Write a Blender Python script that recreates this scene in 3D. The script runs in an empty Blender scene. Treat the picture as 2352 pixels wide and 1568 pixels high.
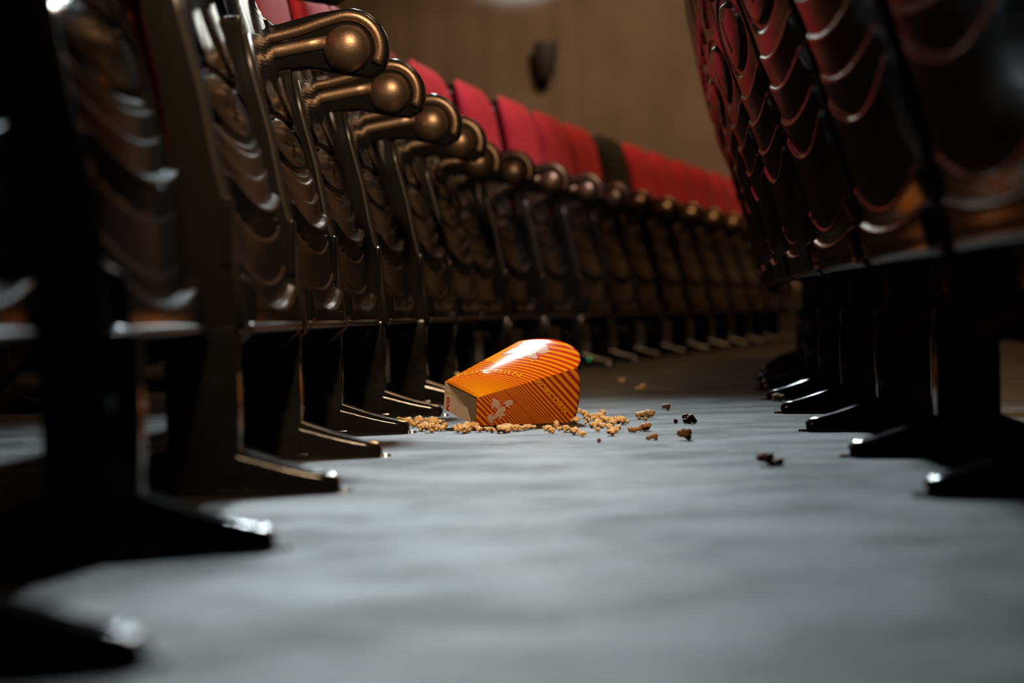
import bpy, bmesh, math, random
from mathutils import Vector, Matrix, noise
S = bpy.context.scene
C = S.collection
R = math.radians
# ------------------------------------------------------------------ camera
FPX, CAMH, ROLL = 4513.6, 0.1898, 0.0258
PITCH = math.atan(60.0 / FPX)
cd = bpy.data.cameras.new('camera'); cam = bpy.data.objects.new('camera', cd); C.objects.link(cam)
cd.sensor_width = 36.0; cd.lens = FPX / 2352.0 * 36.0
cd.clip_start = 0.02; cd.clip_end = 100
CM = Matrix.Rotation(math.pi / 2 - PITCH, 3, 'X') @ Matrix.Rotation(-ROLL, 3, 'Z')
cam.matrix_world = Matrix.Translation((0, 0, CAMH)) @ CM.to_4x4()
cd.dof.use_dof = True; cd.dof.focus_distance = 3.32; cd.dof.aperture_fstop = 2.95; cd.dof.aperture_blades = 0
S.camera = cam
def at(px, py, z=0.0):
    """floor point (or point at height z) seen at a place of the 2352x1568 frame"""
    d = CM @ Vector(((px - 1176) / FPX, -(py - 784) / FPX, -1))
    t = (z - CAMH) / d.z
    return Vector((d.x * t, d.y * t, z))
# ------------------------------------------------------------------ world, light, exposure
w = bpy.data.worlds.new('world'); S.world = w; w.use_nodes = True
w.node_tree.nodes['Background'].inputs[0].default_value = (0.02, 0.016, 0.012, 1)
w.node_tree.nodes['Background'].inputs[1].default_value = 0.05
S.view_settings.view_transform = 'Standard'; S.view_settings.look = 'None'
S.view_settings.exposure = 0.0; S.view_settings.gamma = 1.0; S.view_settings.use_curve_mapping = False
def spot(name, loc, target, power, col, size, blend, radius):
    l = bpy.data.lights.new(name, 'SPOT'); l.energy = power; l.color = col
    l.spot_size = R(size); l.spot_blend = blend; l.shadow_soft_size = radius
    o = bpy.data.objects.new(name, l); C.objects.link(o); o.location = loc
    o.rotation_euler = (Vector(target) - Vector(loc)).to_track_quat('-Z', 'Y').to_euler()
    return o
def area(name, loc, target, power, col, sx, sy):
    l = bpy.data.lights.new(name, 'AREA'); l.energy = power; l.color = col; l.shape = 'RECTANGLE'
    l.size = sx; l.size_y = sy
    o = bpy.data.objects.new(name, l); C.objects.link(o); o.location = loc
    o.rotation_euler = (Vector(target) - Vector(loc)).to_track_quat('-Z', 'Y').to_euler()
    return o
spot('stage_spotlight', (-0.14, 7.4, 3.40), (-0.02, 2.60, 0), 1350, (0.82, 0.95, 1.0), 30, 1.0, 0.14)
spot('red_back_fill', (1.5, 4.9, 3.6), (-0.40, 6.9, 0.9), 420, (1.0, 0.8, 0.85), 34, 0.8, 0.06)  # added spot, unseen, brightens the red backrests
spot('house_light', (0.30, 0.0, 2.6), (-0.15, 3.5, 0.25), 560, (1.0, 0.68, 0.40), 42, 0.8, 0.10)
spot('crescent_fill', (0.75, 6.6, 3.4), (-0.42, 1.92, 0.40), 2000, (0.80, 0.94, 1.0), 9, 0.7, 0.22)  # added unseen spot for the white crescents on the nearest left shells
area('ceiling_light', (1.4, 8.8, 4.4), (1.2, 8.6, 0), 105, (1.0, 0.60, 0.28), 1.2, 1.2)
spot('wall_fill', (1.6, 9.6, 4.6), (0.9, 13.6, 0.7), 215, (1.0, 0.74, 0.53), 58, 0.8, 0.3)  # added fill without a visible source, lifts the brown far wall
spot('cool_wall_spot', (0.2, 12.4, 3.2), (0.12, 13.6, 2.98), 1300, (0.60, 0.82, 1.0), 52, 1.0, 0.08)
# ------------------------------------------------------------------ helpers
def link(name, me, parent=None, mats=()):
    o = bpy.data.objects.new(name, me); C.objects.link(o)
    for m in mats: me.materials.append(m)
    if parent is not None: o.parent = parent
    return o
def bm_obj(name, bm, mats, parent=None, smooth=True, angle=None):
    bmesh.ops.recalc_face_normals(bm, faces=bm.faces)
    me = bpy.data.meshes.new(name); bm.to_mesh(me); bm.free()
    if smooth:
        for p in me.polygons: p.use_smooth = len(p.vertices) <= 4
        if angle is not None: me.set_sharp_from_angle(angle=R(angle))
    if not isinstance(mats, (list, tuple)): mats = [mats]
    return link(name, me, parent, mats)
def empty(name, loc=(0, 0, 0), rz=0):
    o = bpy.data.objects.new(name, None); C.objects.link(o); o.location = loc
    o.rotation_euler = (0, 0, rz); o.empty_display_size = 0.05
    return o
def tag(o, label, cat, group=None, kind=None):
    if label: o['label'] = label
    if cat: o['category'] = cat
    if group: o['group'] = group
    if kind: o['kind'] = kind
    return o
def copy_tree(o, parent=None):
    c = o.copy(); C.objects.link(c)
    if parent is not None: c.parent = parent
    for ch in list(o.children):
        copy_tree(ch, c)
    return c
def lerp(a, b, t): return a + (b - a) * t
def interp(pts, z):
    if z <= pts[0][0]: return pts[0][1]
    for i in range(len(pts) - 1):
        a, b = pts[i], pts[i + 1]
        if z <= b[0]:
            return lerp(a[1], b[1], (z - a[0]) / (b[0] - a[0]))
    return pts[-1][1]
def smooth_interp(pts, z, h=0.03):
    return (interp(pts, z - h) + 2 * interp(pts, z) + interp(pts, z + h)) / 4
def sstep(a, b, x):
    t = min(1, max(0, (x - a) / (b - a))); return t * t * (3 - 2 * t)
def add_box(bm, c, s, bevel=0.0, seg=2):
    r = bmesh.ops.create_cube(bm, size=1.0)
    vs = r['verts']
    bmesh.ops.scale(bm, vec=s, verts=vs); bmesh.ops.translate(bm, vec=c, verts=vs)
    if bevel:
        es = list({e for v in vs for e in v.link_edges})
        bmesh.ops.bevel(bm, geom=es, offset=bevel, segments=seg, affect='EDGES', profile=0.5)
def add_prism(bm, pts, y0, y1, bevel=0.0, seg=2):
    """outline in x,z extruded along y"""
    a = [bm.verts.new((p[0], y0, p[1])) for p in pts]
    b = [bm.verts.new((p[0], y1, p[1])) for p in pts]
    n = len(pts); f1 = bm.faces.new(a); f2 = bm.faces.new(b[::-1]); fs = [f1, f2]
    for i in range(n): fs.append(bm.faces.new((a[i], b[i], b[(i + 1) % n], a[(i + 1) % n])))
    if bevel:
        es = list(set(f1.edges) | set(f2.edges))
        bmesh.ops.recalc_face_normals(bm, faces=fs)
        bmesh.ops.bevel(bm, geom=es, offset=bevel, segments=seg, affect='EDGES', profile=0.5)
def add_tube(bm, path, rad, n=10, flat=1.0):
    """tube along points; rad number or list"""
    P = [Vector(p) for p in path]; rings = []
    for i, p in enumerate(P):
        t = (P[min(i + 1, len(P) - 1)] - P[max(i - 1, 0)]).normalized()
        up = Vector((0, 1, 0)) if abs(t.y) < 0.9 else Vector((0, 0, 1))
        a = t.cross(up).normalized(); b = a.cross(t).normalized()
        r = rad[i] if isinstance(rad, (list, tuple)) else rad
        rings.append([bm.verts.new(p + a * (math.cos(2 * math.pi * k / n) * r) + b * (math.sin(2 * math.pi * k / n) * r * flat)) for k in range(n)])
    for i in range(len(rings) - 1):
        for k in range(n):
            bm.faces.new((rings[i][k], rings[i][(k + 1) % n], rings[i + 1][(k + 1) % n], rings[i + 1][k]))
    bm.faces.new(rings[0][::-1]); bm.faces.new(rings[-1])
def loft(rings_def, n=40, power=3.5):
    """rings_def: (z, xfront, xback, ycen, halfwidth, scale) superellipse cross sections"""
    bm = bmesh.new(); rings = []
    for (z, xf, xb, yc, hw, sc) in rings_def:
        xc = (xf + xb) / 2; hx = abs(xf - xb) / 2 * sc; hy = hw * (0.8 + 0.2 * sc) if sc > 0 else 0
        hy = hw - abs(xf - xb) / 2 * (1 - sc)
        ring = []
        for k in range(n):
            a = 2 * math.pi * k / n; c, s = math.cos(a), math.sin(a)
            e = 2.0 / power
            ring.append(bm.verts.new((xc + hx * math.copysign(abs(c) ** e, c), yc + hy * math.copysign(abs(s) ** e, s), z)))
        rings.append(ring)
    for i in range(len(rings) - 1):
        for k in range(n):
            bm.faces.new((rings[i][k], rings[i][(k + 1) % n], rings[i + 1][(k + 1) % n], rings[i + 1][k]))
    bm.faces.new(rings[0][::-1]); bm.faces.new(rings[-1])
    return bm
# ------------------------------------------------------------------ materials
class NT:
    def __init__(s, name):
        s.m = bpy.data.materials.new(name); s.m.use_nodes = True; s.t = s.m.node_tree
        s.b = s.t.nodes['Principled BSDF']
    def n(s, typ, **kw):
        nd = s.t.nodes.new(typ)
        for k, v in kw.items(): setattr(nd, k, v)
        return nd
    def l(s, a, b): s.t.links.new(a, b)
    def math(s, op, a, b=None, c=None):
        nd = s.n('ShaderNodeMath', operation=op)
        for i, v in enumerate((a, b, c)):
            if v is None: continue
            if isinstance(v, (int, float)): nd.inputs[i].default_value = v
            else: s.l(v, nd.inputs[i])
        return nd.outputs[0]
    def noise(s, scale, detail=3, rough=0.5, coord='Object', vec=None):
        nd = s.n('ShaderNodeTexNoise'); nd.inputs['Scale'].default_value = scale
        nd.inputs['Detail'].default_value = detail; nd.inputs['Roughness'].default_value = rough
        if vec is None:
            tc = s.n('ShaderNodeTexCoord'); vec = tc.outputs[coord]
        s.l(vec, nd.inputs['Vector'])
        return nd.outputs['Fac']
    def ramp(s, fac, stops):
        nd = s.n('ShaderNodeValToRGB'); e = nd.color_ramp.elements
        while len(e) < len(stops): e.new(0.5)
        for i, (p, c) in enumerate(stops):
            e[i].position = p; e[i].color = (*c, 1) if len(c) == 3 else c
        s.l(fac, nd.inputs[0]); return nd.outputs[0]
    def mix(s, fac, a, b):
        nd = s.n('ShaderNodeMix', data_type='RGBA')
        if isinstance(fac, (int, float)): nd.inputs[0].default_value = fac
        else: s.l(fac, nd.inputs[0])
        for i, v in ((6, a), (7, b)):
            if isinstance(v, tuple): nd.inputs[i].default_value = (*v, 1)
            else: s.l(v, nd.inputs[i])
        return nd.outputs[2]
    def bump(s, h, strength, dist):
        nd = s.n('ShaderNodeBump'); nd.inputs['Strength'].default_value = strength
        nd.inputs['Distance'].default_value = dist; s.l(h, nd.inputs['Height']); s.l(nd.outputs[0], s.b.inputs['Normal'])
    def set(s, **kw):
        for k, v in kw.items():
            s.b.inputs[k].default_value = v
def remap(nt, v, lo, hi):
    nd = nt.n('ShaderNodeMapRange'); nt.l(v, nd.inputs[0]); nd.inputs[3].default_value = lo; nd.inputs[4].default_value = hi
    return nd.outputs[0]
# glossy black plastic with a fine grain and smudges
t = NT('black_plastic'); t.set(**{'Base Color': (0.010, 0.0095, 0.009, 1), 'IOR': 1.27})
t.l(remap(t, t.noise(14, 4), 0.11, 0.20), t.b.inputs['Roughness'])
t.bump(t.noise(900, 2), 0.04, 0.0006); M_PLASTIC = t.m
t = NT('black_satin_paint'); t.set(**{'Base Color': (0.008, 0.008, 0.008, 1), 'Specular IOR Level': 0.35})
t.l(remap(t, t.noise(30, 3), 0.07, 0.16), t.b.inputs['Roughness']); t.bump(t.noise(600, 2), 0.05, 0.0005); M_METAL = t.m
t = NT('satin_black_edging'); t.set(**{'Base Color': (0.022, 0.020, 0.018, 1), 'Roughness': 0.33}); M_EDGE = t.m
t = NT('bronze_paint'); t.set(**{'Base Color': (0.27, 0.188, 0.125, 1), 'Metallic': 0.85})
t.l(remap(t, t.noise(60, 3), 0.30, 0.46), t.b.inputs['Roughness']); t.bump(t.noise(380, 3), 0.35, 0.0008); M_BRONZE = t.m
t = NT('red_upholstery'); t.l(t.ramp(t.noise(9, 3), [(0.3, (0.44, 0.020, 0.035)), (0.7, (0.58, 0.032, 0.055))]), t.b.inputs['Base Color'])
t.set(**{'Roughness': 0.62, 'Specular IOR Level': 0.2, 'Sheen Weight': 0.03}); t.bump(t.noise(500, 2), 0.25, 0.001); M_RED = t.m
t = NT('dark_upholstery'); t.set(**{'Base Color': (0.012, 0.011, 0.010, 1), 'Roughness': 0.6}); M_DARK = t.m
t = NT('steel_bolt'); t.set(**{'Base Color': (0.5, 0.5, 0.5, 1), 'Metallic': 1.0, 'Roughness': 0.25}); M_STEEL = t.m
# worn grey floor
t = NT('worn_grey_floor')
tc = t.n('ShaderNodeTexCoord'); ob = tc.outputs['Object']
mp = t.n('ShaderNodeMapping'); t.l(ob, mp.inputs[0]); mp.inputs['Scale'].default_value = (1.0, 1.5, 1)
big = t.noise(7.5, 6, 0.62, vec=mp.outputs[0]); mid = t.noise(30, 4, 0.6, vec=ob); fine = t.noise(280, 4, 0.65, vec=ob)
col = t.ramp(big, [(0.32, (0.010, 0.009, 0.008)), (0.50, (0.024, 0.023, 0.022)), (0.70, (0.055, 0.055, 0.054))])
col = t.mix(t.ramp(mid, [(0.42, (0, 0, 0)), (0.72, (0.55, 0.55, 0.55))]), col, (0.035, 0.030, 0.026))
sx = t.n('ShaderNodeSeparateXYZ'); t.l(ob, sx.inputs[0])
wob = t.math('MULTIPLY', t.math('SUBTRACT', t.noise(3.0, 4, 0.65, vec=ob), 0.5), 0.10)
yy = t.math('ADD', sx.outputs[1], t.math('ADD', wob, t.math('MULTIPLY', sx.outputs[0], 0.05)))
seam = None
for y0, wd in ((2.88, 0.006), (4.27, 0.012), (1.79, 0.004)):
    d = t.math('ABSOLUTE', t.math('SUBTRACT', yy, y0))
    m = t.math('LESS_THAN', d, t.math('MULTIPLY', t.noise(11, 3, vec=ob), wd * 2))
    seam = m if seam is None else t.math('MAXIMUM', seam, m)
col = t.mix(t.math('MULTIPLY', seam, 0.75), col, (0.012, 0.009, 0.007))
t.l(col, t.b.inputs['Base Color'])
rg = t.n('ShaderNodeMapRange'); t.l(big, rg.inputs[0]); rg.inputs[1].default_value = 0.38; rg.inputs[2].default_value = 0.62; rg.inputs[3].default_value = 0.36; rg.inputs[4].default_value = 0.52; t.l(rg.outputs[0], t.b.inputs['Roughness'])
sg = t.n('ShaderNodeMapRange'); t.l(t.noise(4.5, 6, 0.68, vec=mp.outputs[0]), sg.inputs[0]); sg.inputs[1].default_value = 0.40; sg.inputs[2].default_value = 0.62; sg.inputs[3].default_value = 0.07; sg.inputs[4].default_value = 0.26; t.l(sg.outputs[0], t.b.inputs['Specular IOR Level'])
hh = t.math('ADD', t.math('MULTIPLY', fine, 1.5), t.math('ADD', t.math('MULTIPLY', mid, 1.6), t.math('MULTIPLY', seam, -1.0)))
t.bump(hh, 0.75, 0.0022); M_FLOOR = t.m
t = NT('brown_wall_panel'); t.l(t.ramp(t.noise(3, 3), [(0.3, (0.27, 0.19, 0.13)), (0.7, (0.34, 0.245, 0.17))]), t.b.inputs['Base Color'])
t.set(**{'Roughness': 0.7}); M_WALL = t.m
t = NT('dark_wall'); t.set(**{'Base Color': (0.03, 0.022, 0.016, 1), 'Roughness': 0.85}); M_DWALL = t.m
# ------------------------------------------------------------------ the room
def room_box(name, c, s, m):
    bm = bmesh.new(); add_box(bm, c, s); return tag(bm_obj(name, bm, m, smooth=False), None, None, kind='structure')
room_box('floor', (1, 5, -0.05), (14, 20, 0.1), M_FLOOR)
room_box('ceiling', (1, 5, 5.05), (14, 20, 0.1), M_DWALL)
room_box('wall_left', (-6.05, 5, 2.5), (0.1, 20, 5), M_DWALL)
room_box('wall_right', (8.05, 5, 2.5), (0.1, 20, 5), M_DWALL)
room_box('wall_rear', (1, -5.05, 2.5), (14, 0.1, 5), M_DWALL)
# far wall: shallow vertical ribs of unequal width
bm = bmesh.new(); random.seed(4); x = -6.0; prev = []
while x < 8.0:
    wd = random.uniform(0.16, 0.34); dpt = random.uniform(0.004, 0.014)
    for fx, fy in ((0, 0), (0.12, dpt), (0.5, dpt * 1.2), (0.88, dpt)):
        prev.append((x + wd * fx, 13.6 - fy))
    x += wd
prev.append((8.0, 13.6))
top = [bm.verts.new((p[0], p[1], 5.0)) for p in prev]; bot = [bm.verts.new((p[0], p[1], 0)) for p in prev]
for i in range(len(prev) - 1): bm.faces.new((bot[i], bot[i + 1], top[i + 1], top[i]))
bt = [bm.verts.new((x_, 13.75, z_)) for x_, z_ in ((-6, 0), (8, 0), (8, 5), (-6, 5))]; bm.faces.new(bt)
tag(bm_obj('wall_far', bm, M_WALL, smooth=True), None, None, kind='structure')
t = NT('dull_grey_metal'); t.set(**{'Base Color': (0.06, 0.055, 0.05, 1), 'Roughness': 0.6}); M_LAMP = t.m
bm = bmesh.new(); add_box(bm, (1, 13.56, 0.17), (14, 0.03, 0.34), 0.004); tag(bm_obj('shade_strip_far', bm, M_DWALL, smooth=False), None, None, kind='structure')  # added dark strip standing in for shade seen below the far seats
# wall light: dark tapered housing with an upward opening
wl = empty('wall_light', (0.28, 13.5, 1.80))
tag(wl, 'small dark lamp housing on the brown far wall, under a bluish glow', 'lamp')
bm = bmesh.new()
rr = [(0.0, 0.03), (0.02, 0.055), (0.12, 0.075), (0.24, 0.085), (0.25, 0.078), (0.20, 0.07)]
n = 20; rings = [[bm.verts.new((math.cos(2 * math.pi * k / n) * r_, math.sin(2 * math.pi * k / n) * r_ * 0.7 - 0.02, z_)) for k in range(n)] for z_, r_ in rr]
for i in range(len(rings) - 1):
    for k in range(n): bm.faces.new((rings[i][k], rings[i][(k + 1) % n], rings[i + 1][(k + 1) % n], rings[i + 1][k]))
bm.faces.new(rings[0][::-1]); bm.faces.new(rings[-1])
bm_obj('lamp_housing', bm, M_LAMP, wl, angle=40)
bm = bmesh.new(); add_box(bm, (0, 0.045, 0.11), (0.06, 0.05, 0.10), 0.008); bm_obj('wall_bracket', bm, M_LAMP, wl, angle=40)
# ------------------------------------------------------------------ the cinema seat (origin: floor under the front edge of its near support)
PITCHS = 0.5386
FRONT = [(0.140, -0.030), (0.185, -0.004), (0.26, -0.010), (0.31, -0.016), (0.37, -0.028), (0.45, -0.046), (0.55, -0.075), (0.62, -0.096), (0.705, -0.120)]
REAR = [(0.24, -0.150), (0.40, -0.190), (0.544, -0.232), (0.684, -0.280), (0.82, -0.310), (0.93, -0.330), (0.985, -0.336)]
BFRONT = [(0.30, -0.135), (0.50, -0.172), (0.62, -0.200), (0.72, -0.222), (0.82, -0.236), (0.90, -0.250), (0.96, -0.272), (0.985, -0.30)]
def relief(u, z, ledges, ring, petals):
    """overlapping scale relief: height outwards, metres. u in -1..1"""
    h = 0.0
    au = abs(u); side = 1 - sstep(0.80, 0.93, au)
    # scale terraces: surface swells upward, then steps back at every arc
    zs = [zl + sag * (u * u) for zl, sag, am in ledges]
    for i, (zl, sag, am) in enumerate(ledges):
        zi = zs[i]; lo = zs[i - 1] if i else zi - 0.03
        if z <= zi:
            if i == 0: h = am
            elif z > lo: h = am * (0.15 + 0.85 * ((z - lo) / max(1e-4, zi - lo)) ** 1.3)
            break
        wl_ = 0.003 + am * 0.45
        if z <= zi + wl_ and (i == len(ledges) - 1 or zi + wl_ < zs[i + 1]):
            tt = (z - zi) / wl_; h = am * math.cos(tt * math.pi / 2) ** 1.0; break
    if ring:
        zc, rz, rw = ring
        q = math.hypot((z - zc - 0.0 * u) / rz, u / rw)
        if q < 1.18:
            if q > 0.86: h = -0.006 * math.sin((q - 0.86) / 0.32 * math.pi)
            else:
                h = 0.004 * (1 - (q / 0.86) ** 2)
                if au < 0.035 and abs(z - zc) < rz * 0.5: h -= 0.003
            if q > 1.0: h += 0.003 * (q - 1)
    if petals and z > petals[0] - 0.02:
        z0, z1 = petals
        tz = min(1, max(0, (z - z0) / (z1 - z0)))
        c = 0.62 * math.sin(tz * math.pi * 0.9 + 0.15)
        for sgn in (-1, 1):
            d = abs(u * sgn - 0.46) / max(0.05, 0.44 * math.sin(min(1, max(0.0, tz)) * math.pi) ** 0.55)
            if d < 1:
                h += 0.006 * (1 - d * d)
                r_ = math.hypot((u * sgn - 0.1) * 0.25, (z - z1 - 0.02)) if tz > 0.45 else math.hypot((u * sgn - 0.5) * 0.16, (z - z1 - 0.0))
                h += 0.00025 * math.sin(r_ * 2 * math.pi / 0.0062)
    return h * side
def shell(name, prof, ledges, ring, petals, z0, z1, sgn, thick, mat, parent, nz=260, ny=46, plan=0.010, rtop=0.07, rbot=0.012, smoothh=0.02):
    bm = bmesh.new(); yc = PITCHS / 2; hw0 = PITCHS / 2 - 0.026
    grid = []
    for i in range(nz + 1):
        z = lerp(z0, z1, i / nz); hw = hw0
        if z > z1 - rtop: q = (z - (z1 - rtop)) / rtop; hw = hw0 - rtop * 0.75 * (1 - math.sqrt(max(0, 1 - q * q)))
        if z < z0 + rbot: q = ((z0 + rbot) - z) / rbot; hw = hw0 - rbot * (1 - math.sqrt(max(0, 1 - q * q)))
        xb = smooth_interp(prof, z, smoothh); row = []
        for j in range(ny + 1):
            u = math.sin((j / ny * 2 - 1) * math.pi / 2) * 0.6 + (j / ny * 2 - 1) * 0.4
            e = relief(u, z, ledges, ring, petals) + plan * (1 - u * u) - 0.006 * sstep(0.95, 1.0, abs(u))
            e -= 0.008 * sstep(z1 - 0.012, z1, z)
            row.append(bm.verts.new((xb + sgn * e, yc + hw * u, z)))
        grid.append(row)
    for i in range(nz):
        for j in range(ny):
            bm.faces.new((grid[i][j], grid[i][j + 1], grid[i + 1][j + 1], grid[i + 1][j]))
    loop = grid[0][:] + [grid[i][ny] for i in range(1, nz + 1)] + grid[nz][ny - 1::-1] + [grid[i][0] for i in range(nz - 1, 0, -1)]
    back = [bm.verts.new((v.co.x - sgn * thick, yc + (v.co.y - yc) * 0.985, v.co.z)) for v in loop]
    n = len(loop)
    for k in range(n): bm.faces.new((loop[k], back[k], back[(k + 1) % n], loop[(k + 1) % n]))
    # back surface: strips across
    bl = [back[0]] + back[n - 1:n - nz:-1] + [back[n - nz]]
    left = [back[0]] + [back[n - i] for i in range(1, nz)] + [back[2 * ny + nz - 0]] if False else None
    L = [back[(n - i) % n] for i in range(0, nz)]; Rr = [back[ny + i] for i in range(0, nz)]
    for i in range(nz - 1):
        bm.faces.new((L[i], L[i + 1], Rr[i + 1], Rr[i]))
    return bm_obj(name, bm, mat, parent)
FL = [(0.203, 0.045, 0.015), (0.235, 0.042, 0.003), (0.290, 0.040, 0.004), (0.328, 0.040, 0.013), (0.366, 0.038, 0.005), (0.396, 0.034, 0.004)]
RL = [(0.272, 0.022, 0.010), (0.295, 0.05, 0.005), (0.40, 0.055, 0.006), (0.45, 0.03, 0.005), (0.50, 0.03, 0.006), (0.545, 0.03, 0.005)]
def make_seat():
    root = empty('cinema_seat')
    # support post, feet, side column
    bm = bmesh.new()
    add_box(bm, (-0.04, 0, 0.0925), (0.080, 0.042, 0.185), 0.003)
    add_box(bm, (-0.04, 0, 0.004), (0.100, 0.056, 0.008), 0.002)
    post = bm_obj('support_post', bm, M_METAL, root, angle=35)
    def foot(s):
        x0 = 0.0 if s > 0 else -0.08
        bm = bmesh.new()
        rings = []
        for t_ in [0, 0.2, 0.4, 0.6, 0.8, 0.93, 0.99, 1.0]:
            x = x0 + s * lerp(-0.002, 0.109, t_)
            top = 0.019 + 0.033 * (1 - t_) ** 1.35; hw = lerp(0.026, 0.017, t_)
            if t_ > 0.9: top = {0.93: 0.0195, 0.99: 0.014, 1.0: 0.008}[t_]; hw = {0.93: 0.0175, 0.99: 0.0145, 1.0: 0.010}[t_]
            rings.append([bm.verts.new((x, a * hw, b * top)) for a, b in ((-1, 0), (-1, 0.72), (-0.86, 0.93), (-0.62, 1.0), (-0.40, 1.0), (-0.30, 0.94), (0.30, 0.94), (0.40, 1.0), (0.62, 1.0), (0.86, 0.93), (1, 0.72), (1, 0))])
        for i in range(len(rings) - 1):
            for k in range(12): bm.faces.new((rings[i][k], rings[i][(k + 1) % 12], rings[i + 1][(k + 1) % 12], rings[i + 1][k]))
        bm.faces.new(rings[0][::-1]); bm.faces.new(rings[-1])
        f = bm_obj('foot', bm, M_METAL, root, angle=50)
        bm = bmesh.new(); xx = x0 + s * 0.113
        bmesh.ops.create_cone(bm, cap_ends=True, segments=16, radius1=0.008, radius2=0.0065, depth=0.004, matrix=Matrix.Translation((xx, 0, 0.002)))
        bm_obj('floor_bolt', bm, M_STEEL, f, angle=30)
    foot(1); foot(-1)
    front = [(0.0, 0.18), (-0.006, 0.267), (-0.010, 0.31), (-0.024, 0.37), (-0.037, 0.447), (-0.058, 0.53), (-0.068, 0.585), (-0.070, 0.61)]
    bm = bmesh.new()
    pts = [(a, b) for a, b in front] + [(-0.104, 0.61), (-0.098, 0.55), (-0.078, 0.45), (-0.066, 0.36), (-0.060, 0.28), (-0.060, 0.18)]
    add_prism(bm, pts, -0.016, 0.016, 0.003)
    add_box(bm, (-0.008, 0, 0.29), (0.010, 0.040, 0.075), 0.002)
    col_ = bm_obj('side_column', bm, M_PLASTIC, root, angle=40)
    bm = bmesh.new(); add_tube(bm, [(a + 0.001, 0, b) for a, b in front[:-1]], 0.0085, 14); bm_obj('column_edging', bm, M_EDGE, col_)
    # armrest
    cx, cz = 0.025, 0.62
    bm = bmesh.new()
    arc = [(cx + 0.067 * math.sin(a), cz + 0.067 * math.cos(a)) for a in [R(x) for x in range(0, 121, 8)]]
    body = [(-0.215, 0.572), (-0.215, 0.640), (-0.15, 0.655), (-0.09, 0.664), (-0.02, 0.681)] + arc + [(0.060, 0.574), (0.03, 0.578), (0.0, 0.584), (-0.04, 0.592), (-0.09, 0.588), (-0.15, 0.580)]
    add_prism(bm, body, -0.019, 0.019, 0.004, 3)
    arm = bm_obj('armrest', bm, M_PLASTIC, root, angle=45)
    rim = [(-0.205, 0.624), (-0.15, 0.634), (-0.09, 0.644), (-0.05, 0.653), (-0.02, 0.663)]
    rim += [(cx + 0.0535 * math.sin(R(a)), cz + 0.0535 * math.cos(R(a))) for a in range(-10, 122, 8)]
    for s in (-1, 1):
        bm = bmesh.new(); add_tube(bm, [(a, s * 0.019, b) for a, b in rim], 0.0088, 12, 0.7)
        add_tube(bm, [(-0.205, s * 0.020, 0.598), (-0.15, s * 0.020, 0.608), (-0.09, s * 0.020, 0.619), (-0.04, s * 0.020, 0.627), (0.0, s * 0.020, 0.633)], 0.0108, 12, 0.45)
        bm_obj('armrest_trim', bm, M_BRONZE, arm)
        bm = bmesh.new(); bmesh.ops.create_uvsphere(bm, u_segments=40, v_segments=24, radius=0.0395, matrix=Matrix.Translation((cx, s * 0.019, cz)) @ Matrix.Diagonal((1, 0.72, 1, 1)))
        bmesh.ops.delete(bm, geom=[v for v in bm.verts if v.co.y * s < 0.012], context='VERTS')
        bm_obj('armrest_knob', bm, M_BRONZE, arm)
    # folded seat: black underside shell facing the gangway, red cushion behind it
    sh = shell('seat_shell', FRONT, FL, (0.457, 0.040, 0.86), (0.505, 0.698), 0.185, 0.705, 1, 0.016, M_PLASTIC, root, nz=290, rtop=0.03, plan=0.004)
    bm = bmesh.new(); yc = PITCHS / 2; hw = PITCHS / 2 - 0.030
    # chin under the shell and its raised edging
    add_prism(bm, [(-0.010, 0.187), (-0.046, 0.146), (-0.075, 0.150), (-0.03, 0.2)], yc - hw + 0.012, yc + hw - 0.012, 0.003)
    bm_obj('seat_chin', bm, M_PLASTIC, sh, angle=40)
    bm = bmesh.new()
    for y_ in (-1, 1): add_tube(bm, [(0.004, yc + y_ * (hw - 0.004), 0.184), (-0.018, yc + y_ * (hw - 0.008), 0.160), (-0.040, yc + y_ * (hw - 0.012), 0.138)], 0.0062, 12)
    add_tube(bm, [(0.003 + 0.006 * (1 - u * u), yc + hw * u, 0.1835) for u in [-0.98 + 0.098 * k for k in range(21)]], 0.0062, 12)
    bm_obj('shell_edging', bm, M_EDGE, sh)
    z = [0.275, 0.285, 0.305, 0.33, 0.40, 0.48, 0.57, 0.65, 0.68, 0.695, 0.702]
    sc = [0.55, 0.8, 0.95, 1, 1, 1, 1, 0.95, 0.8, 0.55, 0.3]
    rd = [(zz, smooth_interp(FRONT, zz) - 0.022, smooth_interp(FRONT, zz) - 0.078 - 0.02 * math.sin((zz - .27) / .44 * math.pi), yc, hw - 0.004, s_) for zz, s_ in zip(z, sc)]
    bm_obj('seat_cushion', loft(rd), M_RED, root)
    # backrest
    bs = shell('backrest_shell', REAR, RL, (0.645, 0.055, 0.80), (0.74, 0.93), 0.245, 0.975, -1, 0.014, M_PLASTIC, root, nz=300)
    bm = bmesh.new()
    add_tube(bm, [(smooth_interp(REAR, 0.245) + 0.002 - 0.010 * (1 - u * u), yc + hw * u, 0.247) for u in [-0.98 + 0.098 * k for k in range(21)]], 0.007, 10)
    bm_obj('shell_edging', bm, M_EDGE, bs)
    z = [0.33, 0.345, 0.38, 0.48, 0.60, 0.70, 0.78, 0.84, 0.89, 0.93, 0.955, 0.972, 0.982, 0.986]
    sc = [0.5, 0.75, 0.95, 1, 1, 1, 1, 1, 1, 0.95, 0.85, 0.68, 0.45, 0.22]
    rd = []
    for zz, s_ in zip(z, sc):
        top = max(0, (zz - 0.90) / 0.086); hwz = hw - 0.05 * (1 - math.sqrt(max(0, 1 - top * top)))
        rd.append((zz, smooth_interp(BFRONT, zz), smooth_interp(REAR, zz) + 0.016, yc, hwz, s_))
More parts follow.
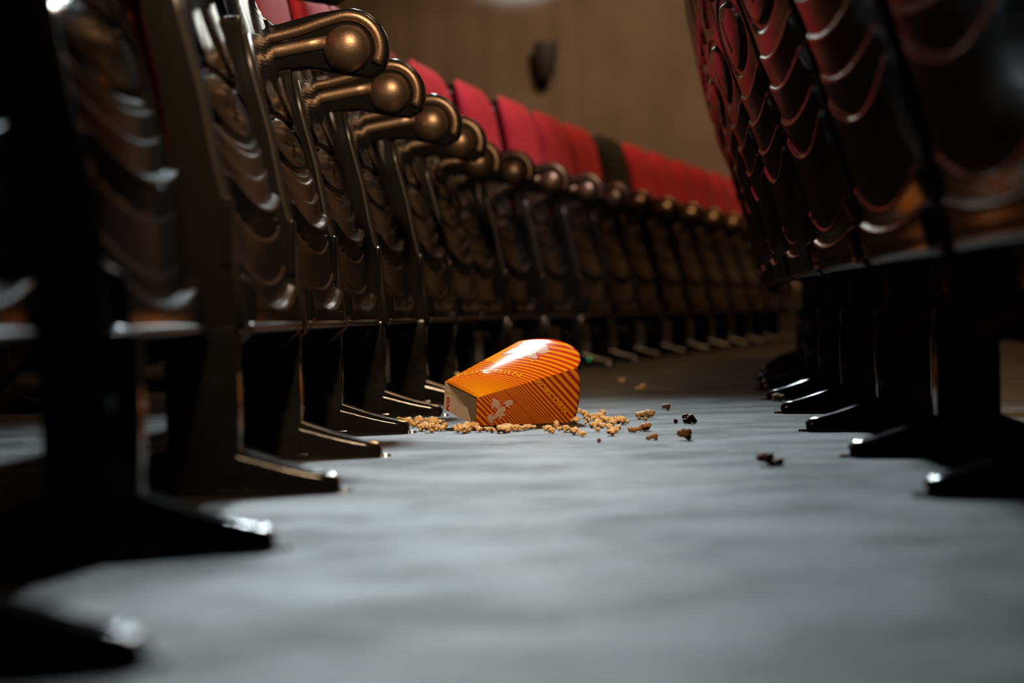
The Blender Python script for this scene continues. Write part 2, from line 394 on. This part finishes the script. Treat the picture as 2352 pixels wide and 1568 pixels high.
    bm_obj('backrest_cushion', loft(rd, power=3.2), M_RED, root)
    return root
def curve(x0, y0, coef, k0, k1, cap=None):
    out = {}
    def th(k):
        k = max(1.5, min(k, cap)) if cap is not None else k
        return sum(c * (k / 10.0) ** i for i, c in enumerate(coef))
    x, y = x0, y0; out[0] = (x, y, th(0))
    for k in range(0, k1):
        a = th(k + 0.5); x += PITCHS * math.sin(a); y += PITCHS * math.cos(a); out[k + 1] = (x, y, th(k + 1))
    x, y = x0, y0
    for k in range(0, k0, -1):
        a = th(k - 0.5); x -= PITCHS * math.sin(a); y -= PITCHS * math.cos(a); out[k - 1] = (x, y, th(k - 1))
    return out
def offs(c, d):
    return {k: (x + d * math.cos(a), y - d * math.sin(a), a) for k, (x, y, a) in c.items()}
LEFT = curve(-0.3163, 1.0947, (0.0208, -0.1244, 0.5305, -0.2182), -1, 21, 14.5)
JIG = {4: -0.008, 6: 0.016, 7: 0.008, 8: -0.027, 9: -0.018, 11: 0.020, 12: 0.014}
for k, d in JIG.items(): LEFT[k] = (LEFT[k][0] + d, LEFT[k][1], LEFT[k][2])
ARMZ = {3: 0.050, 4: 0.0135, 6: -0.008, 8: -0.012, 7: -0.003}
RIGHT = offs(curve(0.4149, 1.9419, (0.0239, 0.1665), -3, 12), 0.178)
ORD = ['first', 'second', 'third', 'fourth', 'fifth', 'sixth', 'seventh', 'eighth', 'ninth', 'tenth', 'eleventh', 'twelfth', 'thirteenth', 'fourteenth', 'fifteenth', 'sixteenth', 'seventeenth', 'eighteenth', 'nineteenth', 'twentieth']
proto = make_seat(); used = []
def put(pose, label, group):
    o = proto if not used else copy_tree(proto); used.append(1)
    x, y, a = pose; o.location = (x, y, 0); o.rotation_euler = (0, 0, -a)
    tag(o, label, 'seat', group); return o
lab = {0: 'nearest left-row folded seat, blurred, its foot tip in the bottom left corner',
       1: 'blurred glossy black folded seat with broad white crescent reflections, left row',
       2: 'left-row folded black seat whose foot tip is the third from the bottom left corner',
       3: 'left-row folded black seat just before the nearest bronze armrest knob',
       4: 'folded seat carrying the nearest and largest bronze armrest knob, foot beside spilled popcorn',
       5: 'folded seat with the second largest bronze armrest knob, its foot running behind the popcorn box'}
LSEAT = {}
for k in range(0, 21):
    if k in lab: L_ = lab[k]
    elif k == 14: L_ = 'folded seat far down the left row, the only one with a black backrest cushion'
    elif k == 20: L_ = 'last folded seat with red backrest at the far end of the left row'
    else: L_ = 'folded black seat with the %s bronze armrest knob counted from the largest' % ORD[k - 4]
    s = put(LEFT[k], L_, 'folded cinema seats in the curved left row'); LSEAT[k] = s
    for ch in s.children:
        if ch.name.startswith('armrest') and k in ARMZ: ch.location.z = ARMZ[k]
    if k == 14:
        for ch in s.children:
            if ch.name.startswith('backrest_cushion'):
                ch.data = ch.data.copy(); ch.data.materials[0] = M_DARK
                ch['label'] = 'black backrest cushion'
rl = {-2: 'right-row seat nearest the camera, mostly outside the frame', -1: 'black seat back at the right edge with thin bright streaks, right row',
      0: 'right-row seat whose foot is nearest at the bottom right', 1: 'right-row black seat back with a red reflection, second foot from the right edge',
      2: 'right-row black seat back behind the third foot from the right edge'}
for k in range(-2, 11):
    L_ = rl.get(k) or 'black seat back in the right row, its foot the %s away from the camera' % ORD[k]
    put(RIGHT[k], L_, 'cinema seats seen from behind in the right row')
LB = offs(LEFT, -0.95)
for k in range(4, 12):
    put(LB[k], 'seat in the row behind the left row, %s from the near side' % ORD[k - 4], 'seats of the row behind the left row')
RF = curve(RIGHT[2][0] + 0.95, RIGHT[2][1] - 0.1, (0.055, 0.15), -1, 9)
RF = {k + 2: v for k, v in RF.items()}
for k in range(3, 10):
    x, y, a = RF[k]
    put((x, y, a), 'seat in the row beyond the right row, %s from the near side' % ORD[k - 3], 'seats of the row in front of the right row')
for k, dx in ((0, -0.07), (1, -0.035)):      # the two nearest seats sit a little further back on their posts
    for ch in LSEAT[k].children:
        if ch.name.startswith(('seat_', 'side_column', 'armrest', 'backrest')): ch.location.x = dx
# small green marker light by a far post
x, y, a = LEFT[11]
gm = NT('green_light'); gm.set(**{'Base Color': (0.02, 0.3, 0.1, 1), 'Emission Color': (0.05, 0.8, 0.3, 1), 'Emission Strength': 0.3})
ml = empty('marker_light', (x + 0.016, y - 0.034, 0.03)); tag(ml, 'tiny dim green floor marker light by a far left-row post above the popcorn box', 'light')
bm = bmesh.new(); add_box(bm, (0, 0, -0.012), (0.030, 0.020, 0.036), 0.004); bm_obj('light_housing', bm, M_METAL, ml, angle=40)
bm = bmesh.new(); bmesh.ops.create_uvsphere(bm, u_segments=16, v_segments=10, radius=0.006, matrix=Matrix.Translation((0, -0.010, 0.0))); bm_obj('lens', bm, gm.m, ml)
# ------------------------------------------------------------------ popcorn box
def V(X, Y, Z): return Vector((X, Z, Y))
PA, PB, PC, PD = V(-0.1168, 0.0797, 3.3721), V(-0.061, 0.0528, 3.3095), V(-0.0651, 0.0040, 3.3269), V(-0.1209, 0.0309, 3.3894)
PE, PF, PG, PH = V(0.1102, 0.0959, 3.3965), V(0.1022, 0.0003, 3.4305), V(0.0121, 0.1433, 3.5066), V(0.0041, 0.0477, 3.5406)
BASE = (PA + PB + PC + PD + PE + PF + PG + PH) / 8; BASE.z = 0.0
CEN = (PA + PB + PC + PD + PE + PF + PG + PH) / 8
class Face:
    def __init__(s, a, b, e, g, arch, bulge):      # a,b narrow end; e beyond b, g beyond a
        s.O = (a + b) / 2; s.ud = (b - a).normalized(); s.vd = ((e + g) / 2 - s.O).normalized()
        s.n = s.ud.cross(s.vd).normalized()
        if s.n.dot(s.O - CEN) < 0: s.n = -s.n
        s.L = ((e + g) / 2 - s.O).length; s.h0 = (b - a).length / 2; s.h1 = (e - g).length / 2; s.arch = arch; s.bulge = bulge
    def hw(s, v): return lerp(s.h0, s.h1, min(1.0, v / s.L))
    def p(s, u, v, off=0.0):
        t_ = max(-1, min(1, u / s.hw(v))); vv = min(1, v / s.L)
        b = s.bulge * (1 - t_ * t_) * min(1.0, max(0.0, vv) / 0.28) ** 0.7 * (1 - 0.35 * max(0.0, vv - 0.3))
        return s.O + s.ud * u + s.vd * v + s.n * (b + off) - BASE
FA = Face(PA, PB, PE, PG, 0.046, 0.008)
FB = Face(PB, PC, PF, PE, 0.010, 0.002)
FC = Face(PC, PD, PH, PF, 0.030, 0.001)
FD = Face(PD, PA, PG, PH, 0.008, 0.002)
def stripes_big():
    t = NT('orange_board_with_curved_red_stripes'); uv = t.n('ShaderNodeUVMap'); sp = t.n('ShaderNodeSeparateXYZ'); t.l(uv.outputs[0], sp.inputs[0])
    dx = t.math('SUBTRACT', sp.outputs[0], 0.12); dy = t.math('SUBTRACT', sp.outputs[1], -0.07)
    r = t.math('SQRT', t.math('ADD', t.math('MULTIPLY', dx, dx), t.math('MULTIPLY', dy, dy)))
    s = t.math('MAXIMUM', t.math('ADD', t.math('MULTIPLY', t.math('SUBTRACT', r, 0.135), 0.085), 0.0028), 0.0012)
    ph = t.math('DIVIDE', t.math('LOGARITHM', t.math('MULTIPLY', s, 1000), math.e), 0.085)
    fr = t.math('FRACT', ph)
    duty = t.math('MINIMUM', t.math('MAXIMUM', t.math('MULTIPLY', t.math('SUBTRACT', r, 0.115), 9.0), 0.12), 0.47)
    mk = t.math('LESS_THAN', fr, duty)
    top = t.math('LESS_THAN', t.math('ADD', sp.outputs[0], t.math('MULTIPLY', t.math('SUBTRACT', sp.outputs[1], 0.16), 0.45)), -0.052)
    mk = t.math('MULTIPLY', mk, t.math('SUBTRACT', 1.0, t.math('MULTIPLY', top, t.math('GREATER_THAN', sp.outputs[1], 0.10))))
    col = t.mix(mk, (0.92, 0.35, 0.008), (0.62, 0.045, 0.008))
    t.l(col, t.b.inputs['Base Color']); t.set(**{'Roughness': 0.10, 'Specular IOR Level': 0.028}); return t.m
def stripes_side():
    t = NT('orange_board_with_straight_red_stripes'); uv = t.n('ShaderNodeUVMap'); sp = t.n('ShaderNodeSeparateXYZ'); t.l(uv.outputs[0], sp.inputs[0])
    wv = t.math('ADD', t.math('MULTIPLY', sp.outputs[0], -0.68), t.math('MULTIPLY', sp.outputs[1], 0.733))
    d = t.math('SUBTRACT', wv, 0.060); ad = t.math('ABSOLUTE', d)
    s = t.math('ADD', t.math('MULTIPLY', ad, 50.0), 1.0)
    ph = t.math('DIVIDE', t.math('LOGARITHM', s, math.e), 50.0 * 0.0021)
    mk = t.math('LESS_THAN', t.math('FRACT', ph), 0.48)
    col = t.mix(mk, (0.86, 0.31, 0.008), (0.40, 0.022, 0.006))
    t.l(col, t.b.inputs['Base Color']); t.set(**{'Roughness': 0.38, 'Specular IOR Level': 0.5}); return t.m
def flatm(name, c, rough=0.5):
    t = NT(name); t.set(**{'Base Color': (*c, 1), 'Roughness': rough, 'Specular IOR Level': 0.03}); return t.m
M_SB, M_SS = stripes_big(), stripes_side()
M_CARD = flatm('white_board', (0.72, 0.60, 0.50)); M_KRAFT = flatm('grey_board', (0.26, 0.21, 0.15)); M_CREAM = flatm('cream_print', (0.66, 0.46, 0.36), 0.12)
M_REDP = flatm('red_print', (0.60, 0.02, 0.012), 0.12); M_YEL = flatm('yellow_print', (0.88, 0.42, 0.015), 0.12); M_PINK = flatm('pink_print', (0.75, 0.40, 0.32), 0.5)
bm = bmesh.new(); uvl = bm.loops.layers.uv.new('UVMap')
for fi, F in enumerate((FA, FB, FC, FD)):
    NU, NV = 24, 30; g = []
    for i in range(NV + 1):
        row = []
        for j in range(NU + 1):
            tt = -1 + 2 * j / NU
            vmax = F.L + F.arch * (max(0, 1 - abs(tt) ** 2.3)) ** 0.75
            v = vmax * i / NV; u = tt * F.hw(v); row.append((bm.verts.new(F.p(u, v)), (u, v)))
        g.append(row)
    for i in range(NV):
        for j in range(NU):
            q = (g[i][j], g[i][j + 1], g[i + 1][j + 1], g[i + 1][j])
            f = bm.faces.new([a[0] for a in q]); f.material_index = 0 if fi in (0, 2) else 1
            for lp, a in zip(f.loops, q): lp[uvl].uv = a[1]
            f.smooth = True
bmesh.ops.remove_doubles(bm, verts=bm.verts, dist=0.0002)
me = bpy.data.meshes.new('popcorn_box'); bmesh.ops.recalc_face_normals(bm, faces=bm.faces)
bm.to_mesh(me); bm.free(); me.set_sharp_from_angle(angle=R(35))
boxr = empty('popcorn_box', BASE)
tag(boxr, 'orange and red striped cardboard popcorn box lying tipped over on the floor', 'box')
body = link('box_body', me, boxr, (M_SB, M_SS, M_CARD))
sd = body.modifiers.new('board', 'SOLIDIFY'); sd.thickness = 0.0006; sd.offset = -1; sd.material_offset = 2
if True:
    # point normals outwards
    c_ = Vector((0, 0, 0))
    f0 = me.polygons[0]; cc = CEN - BASE
    if f0.normal.dot(f0.center - cc) < 0: me.flip_normals()
# narrow closed end
eu = (PB - PA).normalized(); en0 = (PA + PB + PC + PD) / 4; ev = (PA - PD).normalized(); enr = eu.cross(ev)
if enr.dot(en0 - CEN) < 0: enr = -enr
def ep(u, v, off=0.0): return en0 + eu * u + ev * v + enr * off - BASE
def poly(name, pts, mat, parent, fn, off, thick=0.0003):
    bm = bmesh.new(); a = [bm.verts.new(fn(x_, y_, off)) for x_, y_ in pts]; b = [bm.verts.new(fn(x_, y_, off - thick)) for x_, y_ in pts]
    f = bm.faces.new(a); f2 = bm.faces.new(b[::-1]); n = len(pts)
    for i in range(n): bm.faces.new((a[i], b[i], b[(i + 1) % n], a[(i + 1) % n]))
    bmesh.ops.triangulate(bm, faces=[f, f2])
    return bm_obj(name, bm, mat, parent, smooth=False)
poly('end_panel', [(-0.0435, 0.0255), (0.0435, 0.0255), (0.0435, -0.0255), (-0.0435, -0.0255)], M_KRAFT, boxr, ep, -0.0012, 0.0005)
flap = poly('end_flap', [(-0.0435, 0.0258), (-0.038, 0.0258), (-0.020, 0.010), (-0.006, 0.0005), (0.0168, -0.0012), (0.0315, -0.0257), (-0.0435, -0.0257)], M_CARD, boxr, ep, 0.0003, 0.0008)
poly('flap_edge', [(-0.0430, 0.0085), (-0.0200, 0.0112), (-0.0200, 0.0105), (-0.0430, 0.0078)], M_YEL, flap, ep, 0.0006)
def text_obj(name, s, mat, parent, mapf, bold=0.02, sub=2):
    """lettering as flat mesh; mapf takes glyph x (0..1 of width), y (0..1 cap height) and z side"""
    cu = bpy.data.curves.new('lettering_curve', 'FONT'); cu.body = s; cu.offset = bold; cu.extrude = 0.0; cu.resolution_u = 3
    cu.space_character = 1.12
    to = bpy.data.objects.new('lettering_tmp', cu); C.objects.link(to)
    dg = bpy.context.evaluated_depsgraph_get(); me = bpy.data.meshes.new_from_object(to.evaluated_get(dg))
    bpy.data.objects.remove(to); bpy.data.curves.remove(cu)
    bm = bmesh.new(); bm.from_mesh(me); bpy.data.meshes.remove(me)
    bmesh.ops.triangulate(bm, faces=bm.faces)
    xs = [v.co.x for v in bm.verts]; ys = [v.co.y for v in bm.verts]
    x0, x1, y0, y1 = min(xs), max(xs), min(ys), max(ys)
    for v in bm.verts: v.co = mapf((v.co.x - x0) / (x1 - x0), (v.co.y - y0) / (y1 - y0))
    return bm_obj(name, bm, mat, parent, smooth=False)
cc = (0.12, -0.07)
def arcmap(F, off, grow=0.0):
    def f(x, y):
        a = lerp(R(149.5), R(115.5), x); r = 0.1825 + 0.0155 * y + grow * (y - 0.5)
        return F.p(cc[0] + r * math.cos(a), cc[1] + r * math.sin(a), off)
    return f
text_obj('lettering', 'POPCORN', M_YEL, body, arcmap(FA, 0.00032), 0.035)
text_obj('lettering_outline', 'POPCORN', M_REDP, body, arcmap(FA, 0.00016, 0.0022), 0.07)
def sidemap(off, g=0.0):
    a0 = Vector((-0.036, 0.1125)); dr = Vector((0.0656, 0.0626)).normalized(); up = Vector((-dr.y, dr.x))
    def f(x, y):
        q = a0 + dr * (0.0925 * x) + up * (0.0108 * y + g * (y - 0.5)); return FB.p(q.x, q.y, off)
    return f
text_obj('lettering', 'POPCORN', M_YEL, body, sidemap(0.00032), 0.035)
text_obj('lettering_outline', 'POPCORN', M_REDP, body, sidemap(0.00016, 0.0022), 0.07)
text_obj('lettering', 'PCO', M_REDP, flap, lambda x, y: ep(-0.0275 - 0.0085 * y, -0.0235 + 0.0245 * x, 0.0008), 0.05)
for i in range(4):     # faint lines of tiny print
    u0 = -0.0205 + 0.0042 * i
    poly('small_print', [(u0, -0.0215), (u0 + 0.0014, -0.0215), (u0 + 0.0014, -0.0215 + (0.020, 0.012, 0.015, 0.009)[i]), (u0, -0.0215 + (0.020, 0.012, 0.015, 0.009)[i])], M_PINK, flap, ep, 0.0008)
def cloud(lobes, n=140, grow=0.0):
    """outline of the union of circles (star-shaped about 0,0)"""
    pts = []
    for k in range(n):
        a = 2 * math.pi * k / n; d = (math.cos(a), math.sin(a)); best = 0.002
        for (lx, ly, lr) in lobes:
            lr += grow; b = lx * d[0] + ly * d[1]; disc = b * b - (lx * lx + ly * ly - lr * lr)
            if disc > 0: best = max(best, b + math.sqrt(disc))
        pts.append((d[0] * best, d[1] * best))
    return pts
def blob(F, cu, cv, rot, sc, lobes, mat, off, name, grow=0.0, parent=None):
    pts = [(cu + sc * (x_ * math.cos(rot) - y_ * math.sin(rot)), cv + sc * (x_ * math.sin(rot) + y_ * math.cos(rot))) for x_, y_ in cloud(lobes, grow=grow)]
    bm = bmesh.new(); c0 = bm.verts.new(F.p(cu, cv, off)); prev = None; rings = [c0]
    inner = [bm.verts.new(F.p(lerp(cu, a, 0.5), lerp(cv, b, 0.5), off)) for a, b in pts]; outer = [bm.verts.new(F.p(a, b, off)) for a, b in pts]
    n = len(pts)
    for i in range(n):
        j = (i + 1) % n; bm.faces.new((c0, inner[i], inner[j])); bm.faces.new((inner[i], outer[i], outer[j], inner[j]))
    return bm_obj(name, bm, mat, parent or body, smooth=False)
# plain popped-corn print (generic burst, no figure)
lob = [(0.0, 0.0, 0.42), (0.42, 0.38, 0.44), (0.62, 0.15, 0.3), (-0.45, 0.18, 0.32), (-0.75, 0.0, 0.2), (-0.95, -0.12, 0.12), (0.25, -0.40, 0.22), (0.42, -0.58, 0.14), (-0.22, -0.42, 0.2), (-0.30, -0.62, 0.12), (0.1, 0.6, 0.25), (-0.2, 0.42, 0.25)]
blob(FA, -0.0235, 0.1690, R(40), 0.0400, lob, M_REDP, 0.00016, 'picture_outline', 0.075)
pic = blob(FA, -0.0235, 0.1690, R(40), 0.0400, lob, M_CREAM, 0.00032, 'popcorn_picture')
for (u_, v_, s_, r_) in ((-0.012, 0.140, 0.008, 0.3), (0.012, 0.150, 0.006, 1.0), (0.004, 0.196, 0.008, 0.9), (-0.030, 0.150, 0.006, 0.6)):
    blob(FA, u_, v_, r_, s_, [(0, 0, 0.5), (0.4, 0.1, 0.35), (-0.4, 0.1, 0.3)], M_YEL, 0.00048, 'picture_accent', parent=pic)
for (u_, v_, s_, r_) in ((-0.010, 0.034, 0.012, 0.4), (-0.006, 0.060, 0.010, 1.2), (0.010, 0.046, 0.014, 2.1), (0.016, 0.030, 0.010, 3.3)):
    blob(FB, u_, v_, r_, s_, lob, M_REDP, 0.00016, 'picture_outline', 0.10)
    blob(FB, u_, v_, r_, s_, lob, M_CREAM, 0.00032, 'popcorn_picture')
# ------------------------------------------------------------------ popcorn
def popmat(name, a, b, c):
    t = NT(name); nz = t.noise(95, 3, 0.6)
    t.l(t.ramp(nz, [(0.30, a), (0.52, b), (0.75, c)]), t.b.inputs['Base Color'])
    t.set(**{'Roughness': 0.6, 'Subsurface Weight': 0.12, 'Subsurface Radius': (0.004, 0.002, 0.001), 'Subsurface Scale': 0.5}); return t.m
M_POP = popmat('popped_corn', (0.66, 0.33, 0.09), (0.90, 0.60, 0.27), (0.95, 0.76, 0.48))
M_POPD = popmat('toasted_corn', (0.22, 0.08, 0.02), (0.45, 0.20, 0.06), (0.55, 0.27, 0.09))
M_HULL = flatm('corn_hull', (0.16, 0.05, 0.012), 0.35)
def pop_mesh(seed, nl, spread, lr, flat, hull_mat=True, mat=None):
    rnd = random.Random(seed)
    lobes = [(Vector((0, 0, 0)), 0.30)]
    for i in range(nl):
        d = Vector((rnd.gauss(0, 1), rnd.gauss(0, 1), rnd.gauss(0, 1) * flat)).normalized()
        lobes.append((d * rnd.uniform(0.6, 1.0) * spread, rnd.uniform(0.75, 1.2) * lr))
    bm = bmesh.new(); bmesh.ops.create_icosphere(bm, subdivisions=5, radius=1.0)
    for v in bm.verts:
        d = v.co.normalized(); best = 0.1
        for c_, r_ in lobes:
            b = c_.dot(d); disc = b * b - (c_.length_squared - r_ * r_)
            if disc > 0: best = max(best, b + math.sqrt(disc))
        best += 0.05 * noise.noise(d * 4 + Vector((seed, 0, 0))) + 0.02 * noise.noise(d * 11)
        v.co = d * best
    zmin = min(v.co.z for v in bm.verts); xs = [v.co.x for v in bm.verts]; wdt = max(xs) - min(xs)
    for v in bm.verts: v.co = Vector((v.co.x, v.co.y, v.co.z - zmin)) / wdt
    o = bm_obj('popcorn', bm, mat or M_POP)
    if hull_mat:
        bm = bmesh.new(); bmesh.ops.create_uvsphere(bm, u_segments=14, v_segments=8, radius=0.16, matrix=Matrix.Translation(Vector((0.05, -0.20, -zmin / wdt - 0.02))) @ Matrix.Diagonal((1.0, 0.9, 0.7, 1)))
        bm_obj('hull', bm, M_HULL, o)
    return o
protos = [pop_mesh(11, 7, 0.42, 0.30, 0.7), pop_mesh(23, 9, 0.46, 0.26, 0.6), pop_mesh(37, 6, 0.44, 0.33, 0.8), pop_mesh(41, 8, 0.5, 0.24, 0.45), pop_mesh(59, 10, 0.42, 0.22, 0.7)]
protod = [pop_mesh(71, 6, 0.48, 0.22, 0.30, True, M_POPD), pop_mesh(83, 5, 0.52, 0.20, 0.25, True, M_POPD), pop_mesh(97, 8, 0.40, 0.28, 0.5, True, M_POPD)]
seen = set(); rp = random.Random(5)
def pop(px, base, wpx, label, group=None, dark=None):
    src = (protod if dark is not None else protos); i = dark if dark is not None else rp.randrange(5)
    p = src[i]; o = p if p.name not in seen else copy_tree(p); seen.add(p.name)
    g = at(px, base); s = wpx * g.y / FPX * 1.2
    g = g + Vector((0, s * 0.3, 0)); o.location = g; sz = rp.uniform(0.82, 1.05)
    o.scale = (s, s, s * sz); o.rotation_euler = (0, 0, rp.uniform(0, 6.28)) if dark is None else (0, 0, rp.choice((0, math.pi)) + rp.uniform(-.3, .3))
    tag(o, label, 'popcorn', group); return o
ZA = lambda x_, y_: (850 + x_ / 7.84, 900 + y_ / 7.84)
ZB = lambda x_, y_: (1000 + x_ / 6.532, 760 + y_ / 6.532)
ZR = lambda x_, y_: (1300 + x_ / 7.84, 840 + y_ / 7.84)
for x_, y_, w_ in [(520, 500, 60), (590, 520, 70), (670, 590, 150), (740, 600, 90), (800, 640, 120), (885, 610, 150), (1020, 560, 100), (1130, 570, 110), (1010, 640, 120), (1150, 660, 170), (1240, 600, 110), (1300, 600, 110), (920, 710, 140), (1080, 735, 180), (1210, 660, 120), (1290, 710, 120), (1360, 650, 110), (960, 660, 100), (1180, 705, 100)]:
    p_ = ZA(x_, y_); pop(p_[0], p_[1], w_ / 7.84, 'pale popped popcorn kernel in the heap between the black foot and the box end', 'popcorn heaped left of the box')
for x_, y_, w_ in [(1560, 735, 150), (1660, 750, 200), (1750, 730, 150), (1620, 690, 150), (1860, 690, 160), (1960, 725, 150), (2120, 715, 110), (2200, 735, 130)]:
    p_ = ZA(x_, y_); pop(p_[0], p_[1], w_ / 7.84, 'popped popcorn kernel in the line along the front edge of the box', 'popcorn lined along the box front')
for x_, y_, w_ in [(990, 1535, 150), (1060, 1500, 120), (1130, 1500, 110), (1080, 1530, 90), (1200, 1510, 100), (1270, 1500, 100), (1340, 1490, 90), (1400, 1480, 90), (1470, 1470, 80), (1700, 1490, 90), (1650, 1500, 80), (1750, 1540, 90), (1800, 1460, 90), (1850, 1500, 80), (1960, 1520, 110), (1910, 1490, 90)]:
    p_ = ZB(x_, y_); pop(p_[0], p_[1], w_ / 6.532, 'popped popcorn kernel in the line along the front edge of the box', 'popcorn lined along the box front')
for x_, y_, w_ in [(215, 850, 120), (175, 1045, 150), (340, 945, 150), (400, 1020, 110), (480, 960, 110), (520, 1000, 130), (600, 1000, 160), (670, 900, 120), (360, 1050, 70), (500, 1120, 130), (590, 1100, 140), (660, 1125, 110), (570, 1190, 80), (780, 1060, 130), (850, 1080, 130), (980, 1060, 170), (700, 1010, 110), (790, 1160, 130), (830, 1265, 190), (900, 1210, 110), (945, 1150, 110)]:
    p_ = ZR(x_, y_); pop(p_[0], p_[1], w_ / 7.84, 'popped popcorn kernel in the scattered heap right of the box rim', 'popcorn scattered right of the box')
for x_, y_, w_, lb in [(150, 1245, 150, 'pale popcorn kernel at the right end of the box shadow'), (285, 1280, 150, 'plump popcorn kernel just right of the box shadow'),
                       (1110, 1040, 90, 'small popcorn crumb at the right end of the heap beside the box'), (1375, 960, 170, 'left half of the large popcorn pair right of the heap'),
                       (1515, 935, 150, 'right half of the large popcorn pair right of the heap'), (1435, 990, 60, 'small crumb in front of the large popcorn pair'),
                       (1815, 805, 140, 'single orange popcorn kernel farthest right behind the pair'), (1010, 310, 110, 'lone blurred popcorn kernel on the dark floor behind the box'),
                       (1395, 440, 100, 'right one of two blurred kernels touching behind the box'), (1300, 440, 90, 'left one of two blurred kernels touching behind the box')]:
    p_ = ZR(x_, y_); pop(p_[0], p_[1], w_ / 7.84, lb)
pop(1010, 927, 22, 'popcorn kernel half hidden behind the left end of the box')
pop(1787, 922, 24, 'orange popcorn kernel against the tip of a right-row foot')
for x_, y_, w_, lb, dk in [(2220, 1045, 230, 'flat brown popcorn flake farthest to the right of the box', 0), (1230, 1205, 180, 'left brown flake of a flat pair right of the heap', 1),
                           (1430, 1175, 200, 'right brown flake of a flat pair right of the heap', 0), (1500, 1335, 110, 'thin dark popcorn flake lying flat, left of its upright twin', 1),
                           (1615, 1335, 120, 'dark popcorn flake standing up on the grey floor', 2), (2175, 1345, 220, 'dark brown toasted popcorn kernel with a short shadow', 2)]:
    p_ = ZR(x_, y_); pop(p_[0], p_[1], w_ / 7.84, lb, dark=dk)
pop(1765, 1070, 34, 'left part of the brown popcorn crumb alone in the right gangway', dark=2)
pop(1790, 1070, 24, 'right part of the brown popcorn crumb alone in the right gangway', dark=0)
def kernel(px, base, r, lb):
    g = at(px, base); rr_ = r * g.y / FPX; bm = bmesh.new()
    bmesh.ops.create_uvsphere(bm, u_segments=20, v_segments=14, radius=1.0)
    for v in bm.verts:
        if v.co.z > 0: v.co.x *= 1 - 0.3 * v.co.z; v.co.y *= 1 - 0.3 * v.co.z
        v.co = Vector((v.co.x, v.co.y * 0.85, v.co.z + 1)) * rr_
    o = bm_obj('corn_kernel', bm, M_HULL); o.location = g; tag(o, lb, 'corn kernel', 'unpopped corn kernels')
kernel(1552, 972, 5.2, 'unpopped dark corn kernel near the flat brown flake at right')
kernel(1376, 1016, 5.2, 'unpopped dark corn kernel in front of the popcorn heap')
